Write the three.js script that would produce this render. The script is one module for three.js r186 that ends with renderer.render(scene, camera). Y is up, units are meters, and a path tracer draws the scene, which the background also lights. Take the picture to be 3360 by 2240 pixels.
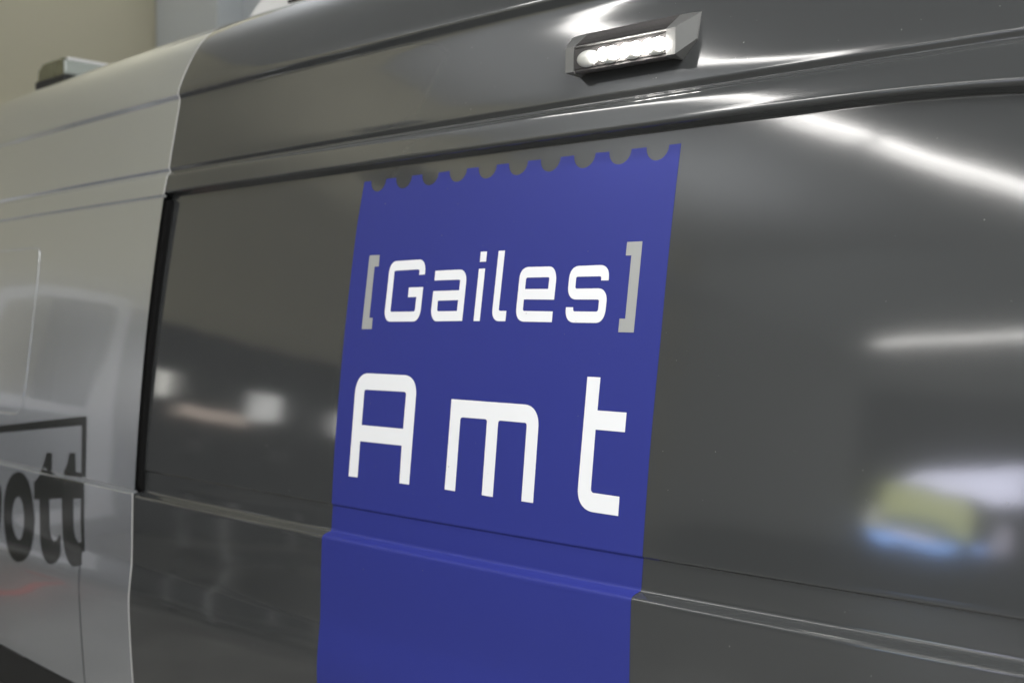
import * as THREE from 'three';
import { ConvexGeometry } from 'three/addons/geometries/ConvexGeometry.js';
import { RoundedBoxGeometry } from 'three/addons/geometries/RoundedBoxGeometry.js';
import { mergeGeometries, toCreasedNormals } from 'three/addons/utils/BufferGeometryUtils.js';
import { RectAreaLightUniformsLib } from 'three/addons/lights/RectAreaLightUniformsLib.js';

// ---------------------------------------------------------------- camera, exposure
RectAreaLightUniformsLib.init();
const scene = new THREE.Scene();
scene.background = new THREE.Color(0x000000);
const renderer = new THREE.WebGLRenderer({ antialias: true });
renderer.setSize(1024, 682);
renderer.toneMapping = THREE.LinearToneMapping;
renderer.toneMappingExposure = 1.225;
renderer.shadowMap.enabled = true;

const FPX = 3714, PW = 3360, PH = 2240;                  // focal length of the photograph in its own pixels
const YAW = 0.70983602, PITCH = -0.02101693;
const EYE = new THREE.Vector3(0, 1.6, 1.65);
const camera = new THREE.PerspectiveCamera(2 * Math.atan(PH / 2 / FPX) * 180 / Math.PI, PW / PH, 0.05, 60);
camera.position.copy(EYE);
camera.rotation.order = 'YXZ';
camera.rotation.set(PITCH, YAW, 0);
camera.focus = 2.08;
camera.userData.fStop = 2.8;
camera.updateMatrixWorld();
scene.add(camera);

// ---------------------------------------------------------------- lamps of the hall and added fill lights (all hang from the ceiling)
const CEIL = 6.4, LAMP_Y = 4.2;
const TUBE = 18, FILL_PANEL = 14.0;                             // radiance of the tubes and of the added fill panels

// ---------------------------------------------------------------- helpers
let seed = 7;
const rnd = () => { seed = (seed * 1664525 + 1013904223) >>> 0; return seed / 4294967296; };
const L = (r, g, b) => new THREE.Color().setRGB(r, g, b);
const taken = {};
const numbered = n => { const k = taken[n] = (taken[n] ?? -1) + 1; return k ? `${n}_${String(k).padStart(3, '0')}` : n; };
function mesh(name, g, m, parent) {
  const o = new THREE.Mesh(g, m); o.name = parent ? name : numbered(name); o.castShadow = o.receiveShadow = true;
  (parent || scene).add(o); return o;
}
function group(name, parent) { const o = new THREE.Group(); o.name = parent ? name : numbered(name); (parent || scene).add(o); return o; }
function tag(o, label, category, grp) { o.userData.label = label; o.userData.category = category; if (grp) o.userData.group = grp; return o; }
const struct = (name, g, m, label) => { const o = mesh(name, g, m); o.userData.kind = 'structure'; if (label) o.userData.label = label; return o; };
const box = (x0, x1, y0, y1, z0, z1) => new THREE.BoxGeometry(x1 - x0, y1 - y0, z1 - z0).translate((x0 + x1) / 2, (y0 + y1) / 2, (z0 + z1) / 2);
const rbox = (x0, x1, y0, y1, z0, z1, r) => new RoundedBoxGeometry(x1 - x0, y1 - y0, z1 - z0, 3, r).translate((x0 + x1) / 2, (y0 + y1) / 2, (z0 + z1) / 2);
const hull = (pts, a = 0.5) => toCreasedNormals(new ConvexGeometry(pts.map(p => new THREE.Vector3(...p))), a);

// noise textures (tiling value noise)
function noiseTex(n, octaves, f, color) {
  const lat = new Map();
  const h = (i, j, s) => { const k = i * 7919 + j * 104729 + s * 1299709; let v = lat.get(k); if (v === undefined) { v = rnd(); lat.set(k, v); } return v; };
  const data = new Uint8Array(n * n * 4);
  for (let y = 0; y < n; y++) for (let x = 0; x < n; x++) {
    let v = 0, a = 0.5, fr = f, t = 0;
    for (let o = 0; o < octaves; o++) {
      const u = x / n * fr, w = y / n * fr, i = Math.floor(u), j = Math.floor(w), p = u - i, q = w - j;
      const sp = p * p * (3 - 2 * p), sq = q * q * (3 - 2 * q), m = k => ((k % fr) + fr) % fr;
      v += a * ((h(m(i), m(j), o) * (1 - sp) + h(m(i + 1), m(j), o) * sp) * (1 - sq) + (h(m(i), m(j + 1), o) * (1 - sp) + h(m(i + 1), m(j + 1), o) * sp) * sq);
      t += a; a *= 0.5; fr *= 2;
    }
    v /= t;
    const c = color ? color(v) : [v, v, v], at = (y * n + x) * 4;
    data[at] = c[0] * 255; data[at + 1] = c[1] * 255; data[at + 2] = c[2] * 255; data[at + 3] = 255;
  }
  const tx = new THREE.DataTexture(data, n, n); tx.wrapS = tx.wrapT = THREE.RepeatWrapping; tx.magFilter = THREE.LinearFilter;
  tx.minFilter = THREE.LinearMipmapLinearFilter; tx.generateMipmaps = true;
  if (color) tx.colorSpace = THREE.SRGBColorSpace;
  tx.needsUpdate = true; return tx;
}
const peelTex = noiseTex(512, 2, 96); peelTex.repeat.set(4, 4);          // orange peel: cells of about 2.6 mm, uv in metres
const concreteTex = noiseTex(512, 5, 6, v => { const k = 0.75 + 0.5 * (v - 0.5); return [k, k * 0.99, k * 0.96]; }); concreteTex.repeat.set(0.4, 0.4);

// ---------------------------------------------------------------- materials
const M = {
  grey: new THREE.MeshPhysicalMaterial({ name: 'grey_paint', color: L(0.0425, 0.0445, 0.0452), roughness: 0.1, clearcoat: 1, clearcoatRoughness: 0.07, bumpMap: peelTex, bumpScale: 0.000016 }),
  silver: new THREE.MeshPhysicalMaterial({ name: 'silver_paint', color: L(0.69, 0.72, 0.77), metalness: 0.88, roughness: 0.27, clearcoat: 1, clearcoatRoughness: 0.05 }),
  rubber: new THREE.MeshPhysicalMaterial({ name: 'black_rubber', color: L(0.004, 0.004, 0.004), roughness: 0.9, specularIntensity: 0.25 }),
  blackPlastic: new THREE.MeshStandardMaterial({ name: 'black_plastic', color: L(0.015, 0.015, 0.015), roughness: 0.6 }),
  blue: new THREE.MeshPhysicalMaterial({ name: 'blue_vinyl', color: L(0.026, 0.034, 0.215), roughness: 0.4, specularIntensity: 0.7, bumpMap: peelTex, bumpScale: 0.00001 }),
  white: new THREE.MeshStandardMaterial({ name: 'white_vinyl', color: L(0.80, 0.805, 0.82), roughness: 0.4 }),
  bracket: new THREE.MeshStandardMaterial({ name: 'grey_vinyl', color: L(0.34, 0.345, 0.335), roughness: 0.4 }),
  darkVinyl: new THREE.MeshPhysicalMaterial({ name: 'dark_vinyl', color: L(0.02, 0.021, 0.019), roughness: 0.15 }),
  lampGrey: new THREE.MeshPhysicalMaterial({ name: 'lamp_housing_grey', color: L(0.21, 0.21, 0.205), metalness: 0.5, roughness: 0.36 }),
  lampDark: new THREE.MeshStandardMaterial({ name: 'lamp_body_dark', color: L(0.06, 0.056, 0.055), roughness: 0.5 }),
  lensOff: new THREE.MeshPhysicalMaterial({ name: 'frosted_lens', color: L(0.62, 0.62, 0.58), roughness: 0.3, clearcoat: 1 }),
  lensOn: new THREE.MeshStandardMaterial({ name: 'lit_lens', color: L(0.9, 0.9, 0.9), emissive: L(1, 0.97, 0.92), emissiveIntensity: 50 }),
  whitePlastic: new THREE.MeshStandardMaterial({ name: 'white_plastic', color: L(0.78, 0.77, 0.75), roughness: 0.45 }),
  clearLens: new THREE.MeshPhysicalMaterial({ name: 'clear_lens', color: L(0.40, 0.43, 0.39), roughness: 0.2, clearcoat: 1 }),
  oliveLens: new THREE.MeshPhysicalMaterial({ name: 'smoked_lens', color: L(0.10, 0.10, 0.055), roughness: 0.2, clearcoat: 1 }),
  beige: new THREE.MeshStandardMaterial({ name: 'beige_wall_paint', color: L(0.62, 0.575, 0.425), roughness: 0.85 }),
  paleGrey: new THREE.MeshStandardMaterial({ name: 'pale_grey_wall', color: L(0.62, 0.64, 0.645), roughness: 0.85 }),
  ceiling: new THREE.MeshStandardMaterial({ name: 'ceiling_white', color: L(0.52, 0.525, 0.53), roughness: 0.9 }),
  floor: new THREE.MeshStandardMaterial({ name: 'concrete_floor', color: L(0.37, 0.37, 0.37), map: concreteTex, roughness: 0.5 }),
  cabinet: new THREE.MeshStandardMaterial({ name: 'dark_cabinet', color: L(0.045, 0.046, 0.048), roughness: 0.5 }),
  doorDark: new THREE.MeshStandardMaterial({ name: 'dark_gate', color: L(0.07, 0.07, 0.085), roughness: 0.6 }),
  vanWhite: new THREE.MeshPhysicalMaterial({ name: 'white_van_paint', color: L(0.72, 0.71, 0.73), roughness: 0.3, clearcoat: 1 }),
  glassDark: new THREE.MeshPhysicalMaterial({ name: 'dark_glass', color: L(0.02, 0.02, 0.02), roughness: 0.05 }),
  orange: new THREE.MeshStandardMaterial({ name: 'orange_board', color: L(0.55, 0.22, 0.08), roughness: 0.6 }),
  metal: new THREE.MeshStandardMaterial({ name: 'white_steel', color: L(0.7, 0.7, 0.7), roughness: 0.5 }),
  tyre: new THREE.MeshStandardMaterial({ name: 'tyre_rubber', color: L(0.012, 0.012, 0.012), roughness: 0.85 }),
  rim: new THREE.MeshStandardMaterial({ name: 'steel_rim', color: L(0.3, 0.3, 0.3), metalness: 0.8, roughness: 0.4 }),
};

// ---------------------------------------------------------------- the van's side as a surface: a profile (y, z) swept along x on a slight bow
const K = 0.02444681 / 1.65, XC = -0.99;
// pressed sheet steel is never quite even: waves of a tenth of a millimetre
const W1 = [[0.00004, 31, 9, 0.4], [0.00003, 12, 27, 2.1], [0.000012, 47, -21, 4.0]];
const wave = (x, y) => W1.reduce((s, [a, p, q, f]) => s + a * Math.sin(p * x + q * y + f), 0);
const waveD = (x, y) => W1.reduce((s, [a, p, q, f]) => { const c = a * Math.cos(p * x + q * y + f); return [s[0] + p * c, s[1] + q * c]; }, [0, 0]);
const bow = x => -K * (x - XC) ** 2;
const quad = (y0, z0, a, b, y1, n) => Array.from({ length: n }, (_, i) => { const s = (y1 - y0) * i / (n - 1); return [y0 + s, z0 - a * s - b * s * s]; });
const LOWER = [[0.34, -0.03], [0.42, -0.010], [0.50, 0.000], [0.58, 0.006], [0.66, 0.0115], [0.73, 0.0148], [0.7915, 0.0172], [0.828, 0.0163], [0.856, 0.0138], [0.884, 0.0105], [0.906, 0.0078], [0.93, 0.0064], [0.97, 0.0053], [1.015, 0.0044]];
const UPPER = [[2.0300, -0.1203], [2.04, -0.1217], [2.05, -0.1233], [2.06, -0.1251], [2.08, -0.1289], [2.12, -0.1367], [2.15, -0.1427], [2.18, -0.1488], [2.19, -0.1508], [2.20, -0.1527], [2.21, -0.1545], [2.218, -0.1557], [2.224, -0.1563], [2.229, -0.1560], [2.2350, -0.1538], [2.2410, -0.1517], [2.2460, -0.1512], [2.254, -0.1530], [2.265, -0.1567], [2.2884, -0.1662], [2.3152, -0.1785], [2.3452, -0.1935], [2.3752, -0.2105], [2.4008, -0.2280], [2.4312, -0.2550], [2.4530, -0.2810], [2.4696, -0.3080], [2.487, -0.352], [2.503, -0.43], [2.514, -0.56], [2.52, -0.75], [2.522, -1.02]];
const R2_DEEP = [[1.9950, -0.1118], [2.0010, -0.1134], [2.0050, -0.1150], [2.0080, -0.1170], [2.0105, -0.1200], [2.0118, -0.1212], [2.0140, -0.1220], [2.0160, -0.1240], [2.0185, -0.1242], [2.0235, -0.1217], [2.0268, -0.1203]];
const PROFILE = {
  grey: [...LOWER, [1.06, 0.0028], [1.091, 0.0013], [1.0990, 0.0008], [1.1030, -0.0008], [1.1052, -0.0038], [1.1105, -0.0165], [1.1128, -0.0197], [1.1160, -0.0216], [1.1200, -0.0223], [1.135, -0.0230], [1.16, -0.0246], [1.1690, -0.0252], [1.1702, -0.0253], [1.1712, -0.0251], [1.1728, -0.0240], [1.1750, -0.0223], [1.1764, -0.0219], [1.1790, -0.0220], ...quad(1.184, -0.0225, 0.08, 0.073, 1.9422, 26), [1.9434, -0.1252], [1.9450, -0.1236], [1.9530, -0.1098], [1.9560, -0.1062], [1.9600, -0.1050], [1.968, -0.1064], [1.983, -0.1093], ...R2_DEEP, ...UPPER],
  silver: [...LOWER, [1.06, 0.0036], [1.1, 0.0026], [1.1062, 0.0022], [1.1085, 0.0008], [1.1100, -0.0090], [1.1155, -0.0100], [1.1172, -0.0035], [1.1195, -0.0022], ...quad(1.125, -0.0025, 0.06, 0.073, 1.936, 24), [1.9408, -0.0996], [1.9422, -0.1015], [1.9435, -0.1090], [1.9480, -0.1090], [1.9492, -0.1032], [1.951, -0.1018], [1.958, -0.1034], [1.983, -0.1089], ...R2_DEEP, ...UPPER],
};
function sampled(raw) {
  const pts = [raw[0]], len = (a, b) => Math.hypot(b[0] - a[0], b[1] - a[1]);   // a long flat keeps its direction up to 1.5 mm from a tight bend
  for (let i = 1; i < raw.length; i++) {
    const a = raw[i - 1], b = raw[i], l = len(a, b), at = t => [a[0] + (b[0] - a[0]) * t, a[1] + (b[1] - a[1]) * t];
    if (l > 0.007 && i > 1 && len(raw[i - 2], a) < l / 2.2) pts.push(at(0.0015 / l), at(0.004 / l));
    if (l > 0.007 && i < raw.length - 1 && len(b, raw[i + 1]) < l / 2.2) pts.push(at(1 - 0.004 / l), at(1 - 0.0015 / l));
    pts.push(b);
  }
  const c = new THREE.CatmullRomCurve3(pts.map(p => new THREE.Vector3(p[0], p[1], 0)), false, 'centripetal'), n = pts.length - 1, out = [];
  for (let i = 0; i < n; i++) {
    const len = Math.hypot(pts[i + 1][0] - pts[i][0], pts[i + 1][1] - pts[i][1]), k = Math.max(3, Math.ceil(len / 0.012));
    for (let j = 0; j < k; j++) { const p = c.getPoint((i + j / k) / n); out.push([p.x, p.y]); }
  }
  out.push(pts[n]);
  // normals of the rows (y, z), the longer neighbour counts more so that the flats stay flat
  const seg = out.slice(1).map((p, i) => [p[0] - out[i][0], p[1] - out[i][1]]);
  return out.map((p, i) => {
    const a = seg[Math.max(0, i - 1)], b = seg[Math.min(seg.length - 1, i)];
    const ty = a[0] + b[0], tz = a[1] + b[1], l = Math.hypot(ty, tz);
    return { y: p[0], z: p[1], ny: -tz / l, nz: ty / l };
  });
}
const ROWS = { grey: sampled(PROFILE.grey), silver: sampled(PROFILE.silver) };
// the recess of the grey side panel rounds off towards the rear: its upper edge drops there
const drop = (x, y) => { if (x < -0.8 || y < 1.88 || y > 1.998) return 0; const d = Math.min(0.15 * (x + 0.8) ** 2, 0.04); return d * (y < 1.95 ? Math.min(1, (y - 1.88) / 0.045) : Math.max(0, (1.998 - y) / 0.048)); };
function rowAt(kind, y) {                                  // interpolated row of the profile
  const R = ROWS[kind]; let lo = 0, hi = R.length - 1;
  if (y <= R[0].y) return R[0]; if (y >= R[hi].y) return R[hi];
  while (hi - lo > 1) { const m = (lo + hi) >> 1; if (R[m].y > y) hi = m; else lo = m; }
  const t = (y - R[lo].y) / (R[hi].y - R[lo].y), mix = k => R[lo][k] * (1 - t) + R[hi][k] * t;
  return { y, z: mix('z'), ny: mix('ny'), nz: mix('nz') };
}
const S = (kind, x, y) => rowAt(kind, y).z + bow(x) + wave(x, y);
function normalAt(x, r) { const w = waveD(x, r.y), n = new THREE.Vector3((2 * K * (x - XC) - w[0]) * r.nz, r.ny - w[1] * r.nz, r.nz); return n.normalize(); }

// a pixel of the photograph gives a direction; its distance comes from the surface of the van it lies on
const RIGHT = new THREE.Vector3(), UPV = new THREE.Vector3(), BACK = new THREE.Vector3();
camera.matrixWorld.extractBasis(RIGHT, UPV, BACK);
const rayOf = (u, v) => new THREE.Vector3().addScaledVector(RIGHT, (u - PW / 2) / FPX).addScaledVector(UPV, (PH / 2 - v) / FPX).addScaledVector(BACK, -1);
function onSide(u, v, kind) {
  const d = rayOf(u, v); let t = (EYE.z + 0.08) / -d.z;
  for (let i = 0; i < 60; i++) { const x = d.x * t, y = EYE.y + d.y * t, z = EYE.z + d.z * t; t -= (z - S(kind, x, y)) / d.z * 0.7; }
  return [d.x * t, EYE.y + d.y * t];
}

// sheets of bodywork: rows y0..y1 of a profile between x0 and x1
function sheet(kind, y0, y1, x0, x1, step = 0.05) {
  const rows = ROWS[kind].filter(r => r.y >= y0 - 1e-6 && r.y <= y1 + 1e-6);
  if (rows[0].y > y0 + 1e-5) rows.unshift(rowAt(kind, y0));
  if (rows[rows.length - 1].y < y1 - 1e-5) rows.push(rowAt(kind, y1));
  const n = Math.max(2, Math.ceil((x1 - x0) / step)), P = [], N = [], U = [], I = [];
  rows.forEach((r, j) => {
    for (let i = 0; i <= n; i++) {
      const x = x0 + (x1 - x0) * i / n, nn = normalAt(x, r);
      P.push(x, r.y - (kind === 'grey' ? drop(x, r.y) : 0), r.z + bow(x) + wave(x, r.y)); N.push(nn.x, nn.y, nn.z); U.push(x, r.y - r.z);
      if (i < n && j < rows.length - 1) { const a = j * (n + 1) + i, b = a + n + 1; I.push(a, a + 1, b, a + 1, b + 1, b); }
    }
  });
  const g = new THREE.BufferGeometry();
  g.setAttribute('position', new THREE.Float32BufferAttribute(P, 3)); g.setAttribute('normal', new THREE.Float32BufferAttribute(N, 3));
  g.setAttribute('uv', new THREE.Float32BufferAttribute(U, 2)); g.setIndex(I); return g;
}

// ================================================================ the hall (setting)
struct('floor', box(-9.3, 7.3, -0.25, 0, -4.5, 12.4).scale(1, 1, 1), M.floor);
{ const g = scene.children[scene.children.length - 1].geometry, p = g.attributes.position, uv = g.attributes.uv; for (let i = 0; i < p.count; i++) uv.setXY(i, p.getX(i), p.getZ(i)); }
struct('ceiling', box(-9.3, 7.3, CEIL, CEIL + 0.2, -4.5, 12.4), M.ceiling);
struct('end_wall', box(-9.3, -9, 0, CEIL, -4.16, 12.4), M.beige, 'beige painted wall beyond the front of the van');
struct('back_wall', box(-9.3, 7.3, 0, CEIL, -4.5, -4.2), M.paleGrey, 'pale grey wall behind the van');
struct('side_wall', box(7, 7.3, 0, CEIL, -4.2, 12.1), M.paleGrey);
struct('front_wall', box(-9.0, 7.3, 0, CEIL, 12.1, 12.4), M.paleGrey);
struct('wall_pilaster', box(-8.98, -8.05, 0, CEIL, -4.199, -3.95), M.paleGrey, 'pale grey pilaster beside the beige wall');

// ---- ceiling lights
function batten(cx, cz, dir, len, label, grp, levels = [1, 0.42], wide = 0.08) {     // two tubes on a white tray, hung on two wires
  const o = group('tube_light'); o.position.set(cx, LAMP_Y, cz); o.rotation.y = Math.atan2(dir[0], dir[1]);
  tag(o, label, 'ceiling light', grp);
  mesh('tray', rbox(-0.12, 0.12, 0.03, 0.09, -len / 2 - 0.02, len / 2 + 0.02, 0.01), M.metal, o);
  for (const [s, k] of [[-1, levels[1]], [1, levels[0]]]) {
    const m = new THREE.MeshStandardMaterial({ name: 'lit_tube', color: L(0.9, 0.9, 0.9), emissive: L(1, 0.97, 0.93), emissiveIntensity: TUBE * k * 0.5 });
    mesh('tube', new THREE.CylinderGeometry(0.016, 0.016, len - 0.03, 12).rotateX(Math.PI / 2).translate(s * 0.066, 0.01, 0), m, o);
    const l = new THREE.RectAreaLight(L(1, 0.98, 0.95), TUBE * k, wide, len - 0.03); l.position.set(s * 0.066, -0.01, 0); l.rotation.x = -Math.PI / 2; o.add(l);
  }
  for (const s of [-1, 1]) mesh('suspension_wire', new THREE.CylinderGeometry(0.003, 0.003, CEIL - LAMP_Y - 0.09, 6).translate(0, 0.09 + (CEIL - LAMP_Y - 0.09) / 2, s * len * 0.35), M.metal, o);
  return o;
}
function fillPanel(cx, cz, w, d, label) {  // unseen fill panel, added to brighten the side of the van
  const o = group('fill_panel'); o.position.set(cx, LAMP_Y + 0.6, cz);
  tag(o, label, 'ceiling light', 'added fill panels above the gangway');
  mesh('housing', rbox(-w / 2 - 0.03, w / 2 + 0.03, 0.006, 0.07, -d / 2 - 0.03, d / 2 + 0.03, 0.01), M.metal, o);
  const m = new THREE.MeshStandardMaterial({ name: 'lit_fill_panel', color: L(0.9, 0.9, 0.9), emissive: L(1, 0.98, 0.95), emissiveIntensity: 6 });
  mesh('diffuser', box(-w / 2, w / 2, 0.001, 0.005, -d / 2, d / 2), m, o);
  const l = new THREE.RectAreaLight(L(0.99, 1, 1.0), FILL_PANEL, w, d); l.position.y = -0.003; l.rotation.x = -Math.PI / 2; o.add(l);
  for (const s of [-1, 1]) mesh('suspension_wire', new THREE.CylinderGeometry(0.003, 0.003, CEIL - LAMP_Y - 0.67, 6).translate(0, 0.07 + (CEIL - LAMP_Y - 0.67) / 2, s * d * 0.35), M.metal, o);
}
function fillUplight(cx, cz, w, d, k, label) {                  // unseen fill light, added: opaque tray that brightens the ceiling
  const o = group('fill_uplight'); o.position.set(cx, LAMP_Y + 0.3, cz);
  tag(o, label, 'ceiling light', 'added fill trays that shine on the ceiling');
  mesh('tray', rbox(-w / 2 - 0.03, w / 2 + 0.03, -0.05, -0.004, -d / 2 - 0.03, d / 2 + 0.03, 0.01), M.metal, o);
  const m = new THREE.MeshStandardMaterial({ name: 'lit_fill_tray', color: L(0.9, 0.9, 0.9), emissive: L(1, 0.98, 0.95), emissiveIntensity: 4 });
  mesh('diffuser', box(-w / 2, w / 2, -0.003, 0.002, -d / 2, d / 2), m, o);
  const l = new THREE.RectAreaLight(L(0.95, 0.99, 1.05), k, w, d); l.position.y = 0.006; l.rotation.x = Math.PI / 2; o.add(l);
  const h = CEIL - LAMP_Y - 0.3;
  for (const s of [-1, 1]) mesh('suspension_wire', new THREE.CylinderGeometry(0.003, 0.003, h, 6).translate(0, h / 2, s * d * 0.35), M.metal, o);
}
{
  const d = [0.49, 0.872], q = [-2.68, 3.95];            // the row that the grey side panel mirrors as a long slanting streak
  batten(q[0] + d[0] * 1.265, q[1] + d[1] * 1.265, d, 2.5, 'far tube light of the slanting row mirrored in the side panel', 'slanting row of tube lights');
  batten(q[0] - d[0] * 1.245, q[1] - d[1] * 1.245, d, 2.46, 'near tube light of the slanting row mirrored around the work lamp', 'slanting row of tube lights');
  batten(-3.1, 10.0, [0.96, -0.26], 4.2, 'tube light before the dark gate, mirrored low in the side panel', undefined, [0.75, 0.4], 0.11);
  fillUplight(-7.3, 4.7, 0.8, 2.0, 6, 'added fill tray shining up beside the parked white van');
  fillUplight(-6.8, 8.3, 0.8, 2.4, 10, 'added fill tray shining up before the dark cabinets');
  fillUplight(-6.8, -2.9, 0.8, 2.0, 11, 'added fill tray shining up behind the grey van near the pilaster');
  fillPanel(1.15, 1.9, 1.2, 3, 'added wide fill panel above the rear of the van');
  fillPanel(2.2, 7.4, 1.2, 3, 'added wide fill panel between the van and the dark gate');
  fillPanel(4.9, 3.2, 1.2, 3, 'added wide fill panel by the side wall');
  fillPanel(4.9, 7.4, 1.2, 3, 'added wide fill panel in the corner by the gate');
}

// ================================================================ the van
const SEAM = -2.856, REAR = 1.9, FRONT = -4.75;
const van = group('delivery_van');
tag(van, 'grey and silver delivery van with blue lettered banner and lit side lamp', 'van');
// grey bodywork
mesh('lower_panel', sheet('grey', 0.49, 1.1052, SEAM, REAR), M.grey, van);
mesh('belt_ledge', sheet('grey', 1.1052, 1.1728, SEAM + 0.004, REAR), M.grey, van);
mesh('side_panel', sheet('grey', 1.1728, 1.9530, SEAM + 0.004, REAR, 0.04), M.grey, van);
mesh('cant_rail', sheet('grey', 1.9530, 2.0185, SEAM, REAR), M.grey, van);
mesh('roof_side', sheet('grey', 2.0185, 2.2325, SEAM, REAR), M.grey, van);
mesh('high_roof', sheet('grey', 2.2325, 2.522, SEAM, REAR), M.grey, van);
// silver bodywork at the front
const DOOR = -3.165;
const sp = mesh('front_pillar', sheet('silver', 1.1100, 1.9435, DOOR, SEAM), M.silver, van);
mesh('front_door', sheet('silver', 1.1100, 1.9435, FRONT, DOOR), M.silver, van);
mesh('cant_rail', sheet('silver', 1.9435, 2.0185, FRONT, SEAM), M.silver, van);
mesh('roof_side', sheet('silver', 2.0185, 2.2325, FRONT, SEAM), M.silver, van);
mesh('high_roof', sheet('silver', 2.2325, 2.522, FRONT, SEAM), M.silver, van);
mesh('pillar_base', sheet('silver', 0.49, 1.1100, DOOR + 0.003, SEAM), M.silver, van);
mesh('door_base', sheet('silver', 0.49, 1.1100, FRONT, DOOR - 0.003), M.silver, van);
for (const runs of [[[1.9500, 2.0185], [2.0185, 2.2325], [2.2325, 2.47]], [[0.49, 1.1085]]]) mesh('wrap_edge', mergeGeometries(runs.map(([a, b]) => sheet('silver', a, b, SEAM - 0.0035, SEAM + 0.0008).translate(0, 0.0002, 0.0007))), M.whitePlastic, van);
mesh('gap_seal', box(DOOR - 0.02, DOOR + 0.02, 0.50, 1.108, bow(DOOR) - 0.06, bow(DOOR) - 0.012), M.rubber, van);
mesh('sill', sheet('silver', 0.34, 0.486, FRONT, REAR), M.blackPlastic, van);
// black rubber strip between the silver pillar and the grey side panel
{
  const pts = [], g = [], y0 = 1.114, y1 = 1.934, n = 40, P = [], I = [];
  for (let j = 0; j <= n; j++) {
    const y = y0 + (y1 - y0) * j / n, a = S('silver', SEAM, y) - 0.003, b = S('grey', SEAM + 0.024, y) - 0.001;
    P.push(SEAM - 0.001, y, a - 0.02, SEAM + 0.001, y, a, SEAM + 0.017, y, a - 0.002, SEAM + 0.021, y, a - 0.006, SEAM + 0.023, y, b);
    if (j < n) for (let i = 0; i < 4; i++) { const q = j * 5 + i; I.push(q, q + 1, q + 5, q + 1, q + 6, q + 5); }
  }
  const gg = new THREE.BufferGeometry(); gg.setAttribute('position', new THREE.Float32BufferAttribute(P, 3)); gg.setIndex(I); gg.computeVertexNormals();
  mesh('pillar_seal', gg, M.rubber, van);
}
// the far half of the roof and the other side, the ends, the inner dark
{
  const P = [], I = [], xs = [FRONT, -3.5, -2, -0.5, REAR], rows = [[2.522, -1.02], [2.514, -1.48], [2.45, -1.75], [2.2, -1.87], [1.15, -2.02], [0.34, -2.02]];
  rows.forEach(([y, z], j) => xs.forEach((x, i) => { P.push(x, y, z + (j ? 0 : bow(x)) - (j ? bow(x) : 0)); if (j < rows.length - 1 && i < xs.length - 1) { const a = j * 5 + i; I.push(a, a + 5, a + 1, a + 1, a + 5, a + 6); } }));
  const g = new THREE.BufferGeometry(); g.setAttribute('position', new THREE.Float32BufferAttribute(P, 3)); g.setIndex(I);
  mesh('far_side', toCreasedNormals(g, 0.6), M.grey, van);
  for (const [x, m, name] of [[FRONT, M.silver, 'front_end'], [REAR, M.grey, 'rear_end']]) {
    const kind = m === M.silver ? 'silver' : 'grey', sh = new THREE.Shape();
    const rr = ROWS[kind].filter((_, i) => i % 3 === 0 || i === ROWS[kind].length - 1);
    sh.moveTo(rr[0].z + bow(x), rr[0].y); rr.slice(1).forEach(r => sh.lineTo(r.z + bow(x), r.y));
    rows.slice(1).forEach(([y, z]) => sh.lineTo(z - bow(x), y)); sh.closePath();
    const g2 = new THREE.ShapeGeometry(sh), p = g2.attributes.position;
    for (let i = 0; i < p.count; i++) p.setXYZ(i, x, p.getY(i), p.getX(i));
    g2.computeVertexNormals(); mesh(name, g2, m, van);
  }
  mesh('underbody', box(FRONT + 0.05, REAR - 0.05, 0.3, 0.342, -1.85, -0.2), M.blackPlastic, van);
}
for (const [x, z] of [[-3.95, -0.28], [0.55, -0.18], [-3.95, -1.75], [0.55, -1.85]]) {
  const w = group('wheel', van);
  mesh('tyre', new THREE.LatheGeometry([[0.2, -0.1], [0.31, -0.11], [0.34, -0.09], [0.345, 0], [0.34, 0.09], [0.31, 0.11], [0.2, 0.1]].map(p => new THREE.Vector2(...p)), 40).rotateX(Math.PI / 2), M.tyre, w);
  mesh('rim', new THREE.LatheGeometry([[0, 0.05], [0.07, 0.06], [0.14, 0.02], [0.19, 0.07], [0.205, 0.1]].map(p => new THREE.Vector2(...p)), 32).rotateX(Math.PI / 2), M.rim, w);
  w.position.set(x, 0.345, z);
}

// ---- flat graphics on the bodywork: outlines read off the photograph, laid on the surface they are stuck to
// outline items: [x, y] is a corner, [cx, cy, x, y] a curve with its control point
function trace(items, ox, oy, sc, step = 8) {
  const pts = [], at = p => [ox + p[0] / sc, oy + p[1] / sc];
  let cur = null;
  const line = to => { const n = Math.max(1, Math.ceil(Math.hypot(to[0] - cur[0], to[1] - cur[1]) / step)); for (let i = 1; i <= n; i++) pts.push([cur[0] + (to[0] - cur[0]) * i / n, cur[1] + (to[1] - cur[1]) * i / n]); cur = to; };
  for (const it of [...items, items[0].length === 2 ? items[0] : items[0].slice(2)]) {
    if (!cur) { cur = at(it.slice(-2)); pts.push(cur); continue; }
    if (it.length === 2) line(at(it));
    else {
      const a = cur, c = at(it), e = at(it.slice(2)), n = 12;
      // a rounded corner: between a parabola and a square corner, as in the lettering
      for (let i = 1; i <= n; i++) { const t = i / n, k = 0.62, u = 1 - t; const c1 = [a[0] + (c[0] - a[0]) * k, a[1] + (c[1] - a[1]) * k], c2 = [e[0] + (c[0] - e[0]) * k, e[1] + (c[1] - e[1]) * k]; pts.push([0, 1].map(q => u ** 3 * a[q] + 3 * u * u * t * c1[q] + 3 * u * t * t * c2[q] + t ** 3 * e[q])); }
      cur = e;
    }
  }
  pts.pop(); return pts;
}
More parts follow.
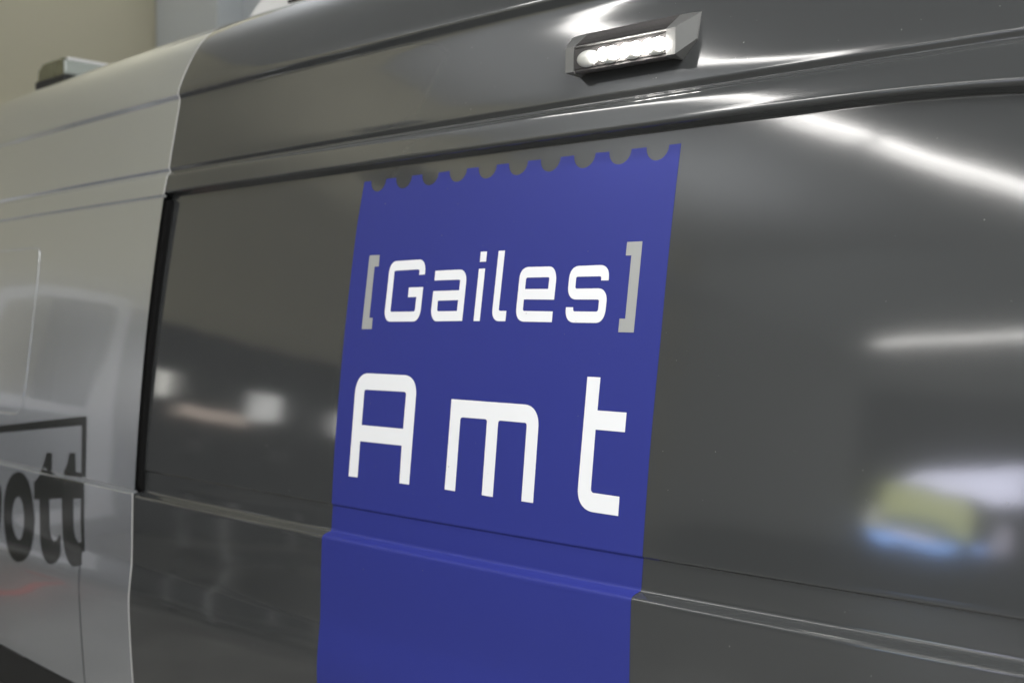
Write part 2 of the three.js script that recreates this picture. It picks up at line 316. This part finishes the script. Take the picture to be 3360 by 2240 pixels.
function decal(contour, holes, kind, lift) {
  const to2 = p => { const q = onSide(p[0], p[1], kind); return new THREE.Vector2(q[0], q[1]); };
  const sh = new THREE.Shape(contour.map(to2)); for (const h of holes) sh.holes.push(new THREE.Path(h.map(to2)));
  return lay(finer(new THREE.ShapeGeometry(sh), 0.03), kind, lift);
}
function finer(g, most) {                                  // splits large triangles so that the sheet follows the curved body
  const q = g.toNonIndexed().attributes.position, out = [];
  const cut = (a, b, c, depth) => {
    if (depth > 6 || Math.max(a.distanceTo(b), b.distanceTo(c), c.distanceTo(a)) < most) { for (const p of [a, b, c]) out.push(p.x, p.y, 0); return; }
    const e = [[a, b, c], [b, c, a], [c, a, b]].sort((p, r) => r[0].distanceTo(r[1]) - p[0].distanceTo(p[1]))[0], m = e[0].clone().lerp(e[1], 0.5);
    cut(e[0], m, e[2], depth + 1); cut(m, e[1], e[2], depth + 1);
  };
  for (let i = 0; i < q.count; i += 3) cut(...[0, 1, 2].map(k => new THREE.Vector2(q.getX(i + k), q.getY(i + k))), 0);
  const r = new THREE.BufferGeometry(); r.setAttribute('position', new THREE.Float32BufferAttribute(out, 3));
  r.setAttribute('normal', new THREE.Float32BufferAttribute(new Float32Array(out.length), 3)); r.setAttribute('uv', new THREE.Float32BufferAttribute(new Float32Array(out.length / 3 * 2), 2)); return r;
}
function lay(g, kind, lift) {
  const p = g.attributes.position, nn = g.attributes.normal, uv = g.attributes.uv;
  for (let i = 0; i < p.count; i++) {
    const x = p.getX(i), y = p.getY(i), r = rowAt(kind, y), n = normalAt(x, r);
    p.setXYZ(i, x + n.x * lift, y + n.y * lift, r.z + bow(x) + wave(x, y) + n.z * lift); nn.setXYZ(i, n.x, n.y, n.z); uv.setXY(i, x, y);
  }
  return g;
}
// the blue banner
const banner = group('blue_banner', van);
banner.userData.label = 'blue vinyl banner with a perforated upper edge like a ticket';
const Ledge = [[1196, 596.5], [1171, 747], [1120, 1204], [1096.7, 1494], [1089, 1649], [1084.8, 1741.6]], Redge = [[2236, 470.7], [2203.8, 747], [2168, 1120], [2132.2, 1494], [2109.5, 1817.8], [2103, 1939]];
const mapEdge = e => e.map(p => onSide(p[0], p[1], 'grey')).map(([x, y]) => [y, x]);
const low = x => [[1.1075, x], [0.3, x]];
const xAt = (tab, y) => { if (y >= tab[0][0]) { const [a, b] = tab; return a[1] + (b[1] - a[1]) * (y - a[0]) / (b[0] - a[0]); } for (let i = 0; i < tab.length - 1; i++) if (y <= tab[i][0] && y >= tab[i + 1][0]) { const t = (tab[i][0] - y) / (tab[i][0] - tab[i + 1][0]); return tab[i][1] + (tab[i + 1][1] - tab[i][1]) * t; } return tab[tab.length - 1][1]; };
const XL = [...mapEdge(Ledge), ...low(onSide(1063.3, 1753.5, 'grey')[0])], XR = [...mapEdge(Redge), ...low(onSide(2082, 1952, 'grey')[0])];
{
  const yTop = 1.86, rows = ROWS.grey.filter(r => r.y > 0.492 && r.y < yTop); rows.push(rowAt('grey', yTop));
  const n = 30, P = [], N = [], U = [], I = [], lift = 0.0006;
  rows.forEach((r, j) => { for (let i = 0; i <= n; i++) {
    const x = xAt(XL, r.y) + (xAt(XR, r.y) - xAt(XL, r.y)) * i / n, q = normalAt(x, r);
    P.push(x + q.x * lift, r.y + q.y * lift, r.z + bow(x) + wave(x, r.y) + q.z * lift); N.push(q.x, q.y, q.z); U.push(x, r.y);
    if (i < n && j < rows.length - 1) { const a = j * (n + 1) + i, b = a + n + 1; I.push(a, a + 1, b, a + 1, b + 1, b); }
  } });
  const g = new THREE.BufferGeometry(); g.setAttribute('position', new THREE.Float32BufferAttribute(P, 3)); g.setAttribute('normal', new THREE.Float32BufferAttribute(N, 3)); g.setAttribute('uv', new THREE.Float32BufferAttribute(U, 2)); g.setIndex(I);
  // the perforated strip on top, one cell for each bite
  const z2 = (x, y) => [1120 + x / 2.099, y / 2.099];
  const bites = [[207, 1247, 310, 1232, 1319], [379, 1224, 488, 1210, 1298], [559, 1201, 672, 1188, 1276], [748, 1178, 868, 1160, 1252], [948, 1152, 1073, 1134, 1229], [1157, 1125, 1288, 1108, 1206], [1376, 1099, 1513, 1081, 1182], [1606, 1071, 1754, 1053, 1158], [1849, 1045, 2002, 1026, 1132], [2105, 1015, 2262, 997, 1105]];
  const ends = [[160, 1252], ...bites.slice(0, -1).map((b, i) => [(b[2] + bites[i + 1][0]) / 2, (b[3] + bites[i + 1][1]) / 2]), [2343, 988]];
  const parts = [g];
  const q2 = p => new THREE.Vector2(...onSide(...z2(...p), 'grey'));
  bites.forEach((b, i) => {
    const A = q2(ends[i]), B = q2(ends[i + 1]), pts = [A], cx = (b[0] + b[2]) / 2, cy = (b[1] + b[3]) / 2, ax = (b[2] - b[0]) / 2, ay = (b[3] - b[1]) / 2, h = b[4] - cy;
    for (let k = 0; k <= 20; k++) { const t = Math.PI * k / 20; pts.push(q2([cx - ax * Math.cos(t) - 0.1 * h * Math.sin(t), cy - ay * Math.cos(t) + h * Math.sin(t)])); }
    const xa = i ? A.x : xAt(XL, yTop), xb = i < bites.length - 1 ? B.x : xAt(XR, yTop);
    pts.push(B); for (let k = 0; k <= 3; k++) pts.push(new THREE.Vector2(xb + (xa - xb) * k / 3, yTop));
    parts.push(lay(new THREE.ShapeGeometry(new THREE.Shape(pts)), 'grey', lift));
  });
  mesh('vinyl', mergeGeometries(parts.map(p => p.toNonIndexed())), M.blue, banner);
}
const OX = 1120, OY = 747, SC = 2.0995;
const letters = [
  ['bracket', M.bracket, [[197, 191], [267, 188], [260, 267], [232, 268], [195, 620], [219, 621], [212, 698], [142, 699]]],
  ['letter', M.white, [[578, 322], [538, 325], [541, 302], [543, 287, 531, 287.5], [380, 296.5], [370, 297, 369, 306], [341, 568], [340, 579, 350, 579.5], [497, 577.5], [508, 577, 510, 562], [519, 477], [461, 479], [468, 412], [567, 409], [551, 555], [541, 645, 496, 646], [337, 647], [299, 645, 301, 578], [331, 310], [340, 233, 385, 230], [542, 219.5], [583, 219, 581, 290]]],
  ['letter', M.white, [[651, 297], [820, 288.5], [867, 288, 864, 365], [835, 642], [660, 645], [620, 645, 621, 568], [636, 437], [814, 431], [821, 370], [823, 357, 812, 358], [644, 364]], [[[668, 503], [807, 499], [799, 574], [672, 576], [662, 577, 663, 562]]]],
  ['letter', M.white, [[951, 283], [994, 281], [956, 643], [913, 643]], null, [[964, 166], [1007, 164], [1000, 234], [957, 236]]],
  ['letter', M.white, [[1087, 160], [1131, 157], [1088, 560], [1087, 573, 1100, 573], [1140, 573], [1133, 644], [1090, 644], [1039, 645, 1043, 572]]],
  ['letter', M.white, [[1436, 267], [1489, 266, 1483, 365], [1469, 496], [1261, 494], [1254, 560], [1253, 573, 1266, 574], [1460, 577], [1453, 651], [1258, 647], [1202, 645, 1208, 560], [1230, 348], [1238, 273, 1295, 271]], [[[1426, 341], [1437, 341, 1436, 352], [1428, 422], [1269, 423], [1275, 358], [1277, 345, 1288, 344]]]],
  ['letter', M.white, [[1845, 363], [1793, 364], [1794, 350], [1796, 335, 1784, 335], [1635, 338], [1622, 338, 1621, 350], [1616, 405], [1614, 420, 1626, 420], [1775, 418], [1836, 419, 1831, 505], [1825, 562], [1814, 656, 1755, 656], [1603, 654], [1544, 651, 1549, 568], [1551, 548], [1601, 548], [1600, 562], [1599, 577, 1611, 577], [1758, 578], [1771, 577, 1773, 560], [1778, 510], [1780, 495, 1768, 495], [1618, 495], [1561, 493, 1566, 412], [1572, 352], [1581, 264, 1645, 263], [1792, 258], [1852, 259, 1847, 335]]],
  ['bracket', M.bracket, [[1973, 99], [2079, 94], [2018, 722], [1911, 720], [1920, 626], [1959, 627], [2002, 191], [1963, 192]]],
  ['letter', M.white, [[52, 1711], [114, 1719], [132, 1470], [418, 1500], [402, 1759], [469, 1769], [518, 1145], [522, 1020, 440, 1015], [185, 1002.5], [108, 1003, 96, 1140]], [[[161, 1128], [163, 1114, 176, 1115], [434, 1130], [449, 1131, 448, 1150], [428, 1385], [142, 1358]]]],
  ['letter', M.white, [[762, 1180], [1268, 1217], [1368, 1226, 1361, 1370], [1324, 1895], [1243, 1883], [1280, 1367], [1282, 1345, 1266, 1343], [1100, 1328], [1084, 1327, 1083, 1350], [1046, 1854], [970, 1841], [1006, 1337], [1007, 1320, 992, 1318], [840, 1306], [823, 1305, 822, 1328], [786, 1814], [714, 1802]]],
  ['letter', M.white, [[1699, 1026], [1789, 1031], [1768, 1258], [1969, 1273], [1957, 1408], [1755, 1390], [1723, 1795], [1721, 1823, 1742, 1826], [1920, 1852], [1911, 1985], [1735, 1958], [1622, 1938, 1633.5, 1790]]],
];
for (const [name, m, out, holes, extra] of letters) {
  let g = decal(trace(out, OX, OY, SC), (holes || []).map(h => trace(h, OX, OY, SC)), 'grey', 0.0014);
  if (extra) g = mergeGeometries([g, decal(trace(extra, OX, OY, SC), [], 'grey', 0.0014)]);
  mesh(name, g, m, banner);
}
// the dark logo on the silver door: "bott" in a frame, cut by the belt gap
const logo = group('door_logo', van);
logo.userData.label = 'dark framed lettering on the silver front door';
{
  const c = (items, holes, up) => decal(trace(items, 0, up ? 1200 : 1500, 4.2, 10), (holes || []).map(h => trace(h, 0, up ? 1200 : 1500, 4.2, 10)), 'silver', 0.0012);
  mesh('frame', mergeGeometries([c([[-900, 890], [0, 822], [1182, 692], [1184, 815], [1126, 818], [0, 922], [-900, 985]], null, true), c([[1126, 818], [1184, 815], [1172, 1530], [1118, 1522]], null, true), c([[1118, 352], [1150, 355], [1150, 900], [1158, 1300], [1130, 1300], [1108, 900]])]), M.darkVinyl, logo);
  mesh('letter', c([[12, 480], [8, 420, -60, 300], [-400, 130], [-400, 1300], [-100, 1250], [30, 1000, 12, 480]]), M.darkVinyl, logo);
  mesh('letter', c([[250, 200], [395, 205, 437, 560], [470, 850], [450, 1100], [415, 1440, 245, 1442], [105, 1430, 68, 1060], [45, 850], [50, 600], [85, 205, 250, 200]], [[[245, 540], [315, 550, 328, 800], [335, 1125, 258, 1138], [170, 1110, 155, 820], [165, 550, 245, 540]]]), M.darkVinyl, logo);
  mesh('letter', mergeGeometries([c([[560, 232], [845, 285], [845, 565], [668, 575], [672, 900], [680, 1140, 735, 1158], [790, 1150, 815, 1060], [825, 1100], [825, 1340], [780, 1470, 690, 1472], [560, 1440, 550, 1100], [540, 578], [465, 578], [465, 345]]), c([[640, 1195], [708, 1200], [703, 1490], [565, 1466]], null, true)]), M.darkVinyl, logo);
  mesh('letter', mergeGeometries([c([[848, 286], [1118, 345], [1118, 566], [1000, 570], [1003, 900], [1012, 1160, 1085, 1180], [1118, 1165], [1118, 1475], [1060, 1510, 1000, 1502], [880, 1440, 862, 1050], [852, 800]]), c([[955, 1200], [1030, 1200], [1035, 1460], [1118, 1475], [1118, 1535], [860, 1500], [925, 1350]], null, true)]), M.darkVinyl, logo);
}
// pressed bead on the silver door
{
  const path = [[-260, 838], [0, 822], [100, 813], [119, 812], [127, 820], [128, 836], [119, 937], [98, 1125], [76, 1309], [70, 1340], [60, 1355], [45, 1359], [0, 1354], [-260, 1325]].map(p => onSide(p[0], p[1], 'silver')).map(([x, y]) => new THREE.Vector3(x, y, S('silver', x, y) - 0.0028));
  mesh('door_bead', new THREE.TubeGeometry(new THREE.CatmullRomCurve3(path, false, 'centripetal'), 160, 0.0045, 8), M.silver, van);
}

// specks of dust on the paint and the vinyl
{
  const parts = [];
  for (let k = 0; k < 150; k++) {
    const x = -2.7 + rnd() * 2.3, up = rnd(), y = k < 40 ? 2.04 + up * 0.16 : 0.75 + up * 1.15, r = 0.0003 + rnd() * rnd() * 0.0009;
    if (k < 40 && x < -1.7) continue;
    if (Math.abs(y - 1.115) < 0.02 || Math.abs(y - 1.175) < 0.01) continue;
    parts.push(lay(new THREE.CircleGeometry(r, 6).scale(1 + rnd(), 1, 1).rotateZ(rnd() * 3).translate(x, y, 0), 'grey', 0.0019));
  }
  mesh('dust', mergeGeometries(parts), new THREE.MeshStandardMaterial({ name: 'pale_dust', color: L(0.2, 0.2, 0.19), roughness: 1 }), van).userData.kind = 'stuff';
}
// ---- work lamp on the roof side
const lamp = group('work_lamp', van);
lamp.userData.label = 'grey aluminium work lamp with three lit lenses and one unlit';
{
  const zs = y => S('grey', -1.23, y);                     // roof side behind the lamp
  const sec = s => [[2.160, zs(2.16) - 0.004], [2.157, zs(2.157) + 0.006], [2.1235, -0.0925 + s], [2.1215, -0.0905 + s], [2.0735, -0.0895 + s], [2.0705, -0.095 + s], [2.075, zs(2.075) + 0.002], [2.077, zs(2.077) - 0.004]];
  const prism = (x0, x1, s) => { const a = sec(s); return [...a.map(p => [x0, p[0], p[1]]), ...a.map(p => [x1, p[0], p[1]])]; };
  mesh('body', hull(prism(-1.345, -1.125, -0.005), 0.3), M.lampDark, lamp);
  for (let k = 0; k < 9; k++) {                            // ribs along the sloping top
    const t = (k + 0.5) / 9.6, y = 2.156 + (2.1235 - 2.156) * t, z = (zs(2.157) + 0.006) * (1 - t) - 0.0945 * t;
    mesh('cooling_rib', new THREE.CylinderGeometry(0.0013, 0.0013, 0.216, 6).rotateZ(Math.PI / 2).translate(-1.235, y, z - 0.001), M.lampDark, lamp);
  }
  for (const s of [-1, 1]) {
    const x = q => -1.2335 + s * q, a = sec(0);
    const inner = a.map(p => [x(0.1055), p[0], p[1]]), front = a.slice(2, 5).map(p => [x(0.1250), p[0], p[1]]);
    const foot = [[x(0.147), 2.159, zs(2.159) - 0.004], [x(0.147), 2.154, zs(2.154) + 0.004], [x(0.1445), 2.105, zs(2.105) + 0.004], [x(0.1445), 2.105, zs(2.105) - 0.004], [x(0.118), 2.070, zs(2.07) + 0.004], [x(0.118), 2.070, zs(2.07) - 0.004]];
    mesh('end_cap', hull([...inner, ...front, ...foot], 0.25), M.lampGrey, lamp);
  }
  mesh('face_plate', rbox(-1.3385, -1.1285, 2.0775, 2.1155, -0.1, -0.0925, 0.002), M.lampDark, lamp);
  mesh('front_ridge', rbox(-1.3385, -1.1285, 2.1195, 2.1220, -0.1, -0.0915, 0.001), M.lampGrey, lamp);
  const LX = [-1.3055, -1.2535, -1.2015, -1.1500];
  LX.forEach((x, i) => {
    const g = new THREE.SphereGeometry(1, 32, 16, 0, Math.PI * 2, 0, Math.PI / 2).rotateX(Math.PI / 2).scale(0.0262, 0.0165, 0.013).translate(x, 2.0945, -0.0935);
    const o = mesh('lens', g, M.lensOff, lamp); o.userData.label = i ? 'milky lens over lit diodes' : 'milky lens without lit diodes';
    if (i) for (const q of [-0.0115, 0.0115]) {                // two diodes shine through each lit lens
      mesh('diode', new THREE.SphereGeometry(1, 20, 12).scale(0.0124, 0.0122, 0.0065).translate(x + q, 2.0955, -0.0840), M.lensOn, o);
      const l = new THREE.PointLight(L(1, 0.97, 0.92), 0.012, 0, 2); l.position.set(x + q, 2.0955, -0.0822); l.shadow.radius = 0.1; l.castShadow = true; lamp.add(l);
    }
  });
}
// ---- light bar across the cab roof
const bar = group('light_bar', van);
bar.userData.label = 'roof light bar with smoked end, clear rear lens and white top';
{
  const x0 = -4.50, x1 = -4.275, zn = -0.60, zf = -1.45;
  mesh('end_lens', hull([[x0 + 0.02, 2.56, zn], [x1, 2.56, zn], [x1, 2.625, zn + 0.0], [x0 + 0.07, 2.622, zn], [x0 + 0.03, 2.60, zn], [x0 + 0.02, 2.56, zn - 0.25], [x1, 2.56, zn - 0.03], [x1, 2.63, zn - 0.03], [x0 + 0.07, 2.628, zn - 0.25]], 0.4), M.oliveLens, bar);
  mesh('base', rbox(x0, x1 + 0.02, 2.522, 2.562, zf, zn + 0.005, 0.012), M.blackPlastic, bar);
  mesh('rear_lens', rbox(x0 + 0.05, x1 + 0.006, 2.564, 2.622, zf, zn - 0.006, 0.006), M.clearLens, bar);
  mesh('top_cover', rbox(x0 + 0.07, x1 + 0.009, 2.620, 2.634, zf, zn - 0.02, 0.005), M.whitePlastic, bar);
  for (const z of [zn - 0.12, zf + 0.1]) mesh('foot', box(x0 + 0.06, x1 + 0.03, 2.46, 2.53, z - 0.04, z + 0.04), M.whitePlastic, bar);
}
// ---- white ventilator on the roof
const vent = group('roof_vent', van);
vent.userData.label = 'white plastic roof ventilator with slots';
{
  const ex = new THREE.Shape([[-3.10, 2.52], [-3.06, 2.575], [-2.985, 2.625], [-2.95, 2.70], [-2.60, 2.70], [-2.5, 2.52]].map(p => new THREE.Vector2(...p)));
  mesh('hood', new THREE.ExtrudeGeometry(ex, { depth: 0.4, bevelSize: 0.006, bevelThickness: 0.006, bevelSegments: 2 }).translate(0, 0, -1.006), M.whitePlastic, vent);
  for (let k = 0; k < 4; k++) mesh('slot', box(-2.855, -2.76, 2.565 + k * 0.02, 2.572 + k * 0.02, -0.602, -0.594), M.blackPlastic, vent);
}

// ================================================================ what the paint mirrors
// tall dark cabinets along the beige wall
{
  const proto = group('tool_cabinet');
  mesh('carcass', rbox(-0.3, 0.28, 0.05, 2.4, -0.49, 0.49, 0.01), M.cabinet, proto);
  mesh('plinth', box(-0.28, 0.25, 0, 0.05, -0.47, 0.47), M.blackPlastic, proto);
  for (const s of [-1, 1]) { const d = mesh('door', rbox(0.282, 0.302, 0.08, 2.37, s < 0 ? -0.485 : 0.004, s < 0 ? -0.004 : 0.485, 0.004), M.cabinet, proto); mesh('handle', rbox(0.304, 0.32, 1.1, 1.25, s * 0.05 - 0.008, s * 0.05 + 0.008, 0.004), M.metal, d); }
  for (let k = 0; k < 9; k++) {
    const o = k ? proto.clone() : proto; if (k) { o.name = numbered('tool_cabinet'); scene.add(o); }
    o.position.set(-8.68, 0, 2.1 + k * 1.0); tag(o, 'tall dark two-door cabinet in the row along the beige wall', 'cabinet', 'dark cabinets along the beige wall');
  }
}
function glowStandIn(name, g, back, color, k, at, lit, label) {          // glowing stand-ins added for the pale shapes mirrored in the paint
  const o = group(name); o.position.set(...at); tag(o, label, 'glow_stand_in');
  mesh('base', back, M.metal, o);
  mesh('cover', g, new THREE.MeshStandardMaterial({ name: 'glow_cover', color: L(0.5, 0.5, 0.5), emissive: color, emissiveIntensity: k }), o);
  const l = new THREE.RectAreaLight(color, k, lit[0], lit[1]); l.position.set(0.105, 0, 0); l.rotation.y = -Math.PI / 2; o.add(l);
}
glowStandIn('square_glow', rbox(0, 0.09, -0.16, 0.16, -0.17, 0.17, 0.03), box(-0.03, 0, -0.17, 0.17, -0.18, 0.18), L(1, 1, 0.97), 1.15, [-8.335, 1.7, 3.8], [0.3, 0.28], 'square glowing stand-in on a dark cabinet beside the orange strip');
glowStandIn('strip_glow', rbox(0, 0.06, -0.065, 0.065, -0.42, 0.42, 0.02), box(-0.03, 0, -0.07, 0.07, -0.43, 0.43), L(1, 0.8, 0.66), 0.62, [-8.335, 1.52, 3.22], [0.8, 0.11], 'narrow orange glowing stand-in across the dark cabinets');
glowStandIn('small_glow', rbox(0, 0.1, -0.14, 0.14, -0.1, 0.1, 0.03), box(-0.03, 0, -0.15, 0.15, -0.11, 0.11), L(1, 0.98, 0.9), 1.1, [-8.335, 1.76, 2.6], [0.16, 0.24], 'small upright glowing stand-in on the dark cabinets, beside the white door');
glowStandIn('round_glow', new THREE.SphereGeometry(0.19, 32, 16).scale(0.5, 1, 1), new THREE.CylinderGeometry(0.2, 0.2, 0.05, 32).rotateZ(Math.PI / 2), L(1, 0.99, 0.97), 1.1, [-8.32, 1.66, 4.8], [0.27, 0.27], 'round glowing stand-in on the dark cabinets');
// a small white van parked ahead with its door open
{
  const o = group('parked_van'); tag(o, 'small white van parked ahead with its door standing open', 'van');
  const v2 = a => a.map(p => new THREE.Vector2(...p));
  const side = new THREE.Shape(v2([[-8.85, 0.4], [-5.85, 0.4], [-5.8, 0.95], [-6.1, 1.15], [-6.75, 2.0], [-7.0, 2.1], [-8.8, 2.1]]));
  mesh('body', new THREE.ExtrudeGeometry(side, { depth: 1.5, bevelSize: 0.03, bevelThickness: 0.03, bevelSegments: 4 }).translate(0, 0, -1.4), M.vanWhite, o);
  const f = new THREE.Shape(v2([[0.2, 0.45], [1.5, 0.45], [1.49, 0.9], [1.455, 1.3], [1.452, 1.9], [1.445, 2.1], [1.40, 2.19], [1.3, 2.2], [0.75, 2.13], [0.5, 2.04], [0.2, 1.35]]));
  f.holes.push(new THREE.Path(v2([[0.34, 1.36], [1.275, 1.32], [1.345, 1.7], [1.385, 2.05], [1.36, 2.12], [1.28, 2.135], [0.75, 2.07], [0.55, 1.98]])));
  const d = mesh('door', new THREE.ExtrudeGeometry(f, { depth: 0.05, bevelSize: 0.012, bevelThickness: 0.012, bevelSegments: 3 }).rotateY(-Math.PI / 2).translate(-6.6, 0, 0), M.vanWhite, o);
  mesh('trim_panel', rbox(-6.59, -6.56, 0.52, 1.27, 0.24, 1.28, 0.012), M.cabinet, d);
  for (const [x, z] of [[-6.4, 0.0], [-8.2, 0.0], [-6.4, -1.3], [-8.2, -1.3]]) mesh('wheel', new THREE.CylinderGeometry(0.32, 0.32, 0.2, 32).rotateX(Math.PI / 2).translate(x, 0.32, z), M.tyre, o);
}
tag(mesh('red_hose', new THREE.TubeGeometry(new THREE.CatmullRomCurve3([[-6.35, 0.02, 0.32], [-6.2, 0.02, 0.6], [-6.35, 0.02, 0.95], [-6.7, 0.02, 1.15], [-6.9, 0.02, 0.95]].map(p => new THREE.Vector3(...p))), 60, 0.02, 10), new THREE.MeshStandardMaterial({ name: 'red_rubber', color: L(0.6, 0.05, 0.03), roughness: 0.4 })), 'red air hose lying on the floor beside the open door', 'hose');
{
  const o = group('tool_trolley'); o.position.set(-6.1, 0, 2.5); tag(o, 'dark tool trolley on pale tubular legs before the cabinets', 'trolley');
  mesh('tray', rbox(-0.35, 0.35, 0.72, 0.80, -0.55, 0.55, 0.015), M.cabinet, o); mesh('shelf', rbox(-0.33, 0.33, 0.2, 0.24, -0.53, 0.53, 0.01), M.cabinet, o);
  for (const x of [-0.31, 0.31]) for (const z of [-0.5, 0.5]) { const g = mesh('leg', new THREE.CylinderGeometry(0.022, 0.022, 0.66, 12).translate(x, 0.42, z), M.metal, o); mesh('castor', new THREE.CylinderGeometry(0.045, 0.045, 0.03, 20).rotateZ(Math.PI / 2).translate(x, 0.045, z), M.tyre, g); }
}
// the dark gate opposite, its window view painted as glowing patches
{
  const o = group('sectional_gate'); tag(o, 'dark sectional gate opposite the van with a bright window', 'gate');
  for (let k = 0; k < 6; k++) mesh('section', rbox(-5.76, -1.2, 0.02 + k * 0.62, 0.625 + k * 0.62, 12.0, 12.08, 0.01), M.doorDark, o);
  const glow = (name, pts, c, k, lab) => { const m = new THREE.MeshStandardMaterial({ name, color: L(0.05, 0.05, 0.05), emissive: c, emissiveIntensity: k }); const sh = new THREE.Shape(pts.map(p => new THREE.Vector2(...p))); const q = mesh('view_patch', new THREE.ExtrudeGeometry(sh, { depth: 0.01, bevelEnabled: false }).translate(0, 0, 11.985), m, o); q.userData.label = lab; };  // flat glowing patch, painted in place of the bright view outside
  mesh('window_frame', mergeGeometries([box(-5.72, -3.4, 2.62, 2.68, 11.97, 12.0), box(-5.72, -3.4, 0.86, 0.92, 11.97, 12.0), box(-5.72, -5.66, 0.92, 2.62, 11.97, 12.0), box(-3.46, -3.4, 0.92, 2.62, 11.97, 12.0)]), M.doorDark, o);
  glow('view_glow_white', [[-5.19, 2.07], [-4.97, 2.24], [-4.41, 2.35], [-3.47, 2.58], [-3.47, 1.91], [-3.93, 1.83], [-4.29, 1.94], [-4.64, 1.94], [-4.84, 2.05]], L(0.80, 0.81, 1), 8, 'glowing white patch painted for the window view');
  glow('view_glow_yellow', [[-5.32, 1.51], [-5.37, 1.88], [-5.31, 2.11], [-5.2, 2.06], [-4.86, 2.01], [-4.66, 1.9], [-4.31, 1.9], [-4.2, 1.67], [-4.23, 1.16], [-4.44, 1.25], [-4.54, 1.45], [-4.92, 1.52]], L(0.62, 0.66, 0.30), 4.6, 'glowing yellow green patch painted for the window view');
  glow('view_glow_green', [[-5.31, 1.48], [-4.92, 1.49], [-4.56, 1.43], [-4.45, 1.25], [-4.71, 1.24], [-5.1, 1.33]], L(0.35, 0.42, 0.36), 3, 'glowing dull green patch painted for the window view');
  glow('view_glow_cream', [[-5.61, 1.29], [-5.54, 1.53], [-5.39, 1.75], [-5.34, 1.46], [-5.14, 1.31], [-5.22, 1.26]], L(0.8, 0.8, 0.66), 4, 'glowing pale cream patch painted for the window view');
  glow('view_glow_pink', [[-5.22, 1.25], [-5.1, 1.3], [-4.71, 1.21], [-4.56, 1.16], [-4.71, 1.14]], L(1, 0.9, 0.95), 7, 'glowing pinkish white patch painted for the window view');
  glow('view_glow_blue', [[-5.59, 1.24], [-5.24, 1.24], [-4.73, 1.13], [-4.38, 1.16], [-4.35, 1.05], [-4.55, 0.94], [-4.8, 0.99], [-5.09, 1.07], [-5.24, 0.98], [-5.43, 1.06]], L(0.24, 0.46, 1), 9, 'glowing bright blue strip painted for the window view');
  glow('view_glow_blue', [[-4.23, 1.15], [-3.97, 1.18], [-3.98, 1.02], [-4.17, 1.01]], L(0.24, 0.44, 1), 7, 'small glowing bright blue patch painted for the window view');
  glow('view_glow_lilac', [[-3.95, 1.16], [-3.83, 1.54], [-3.67, 1.52], [-3.69, 1.09], [-3.94, 1.02]], L(0.7, 0.66, 0.8), 4, 'glowing pale lilac patch painted for the window view');
}
tag(mesh('workbench', mergeGeometries([box(-8.2, -5.8, 0.86, 0.92, 11.2, 12.05), box(-8.15, -8.05, 0, 0.86, 11.3, 12.0), box(-5.95, -5.85, 0, 0.86, 11.3, 12.0), box(-8.0, -6.0, 0.1, 0.84, 11.4, 12.0)]), M.cabinet), 'dark workbench against the pale wall beside the gate', 'workbench');

renderer.render(scene, camera);
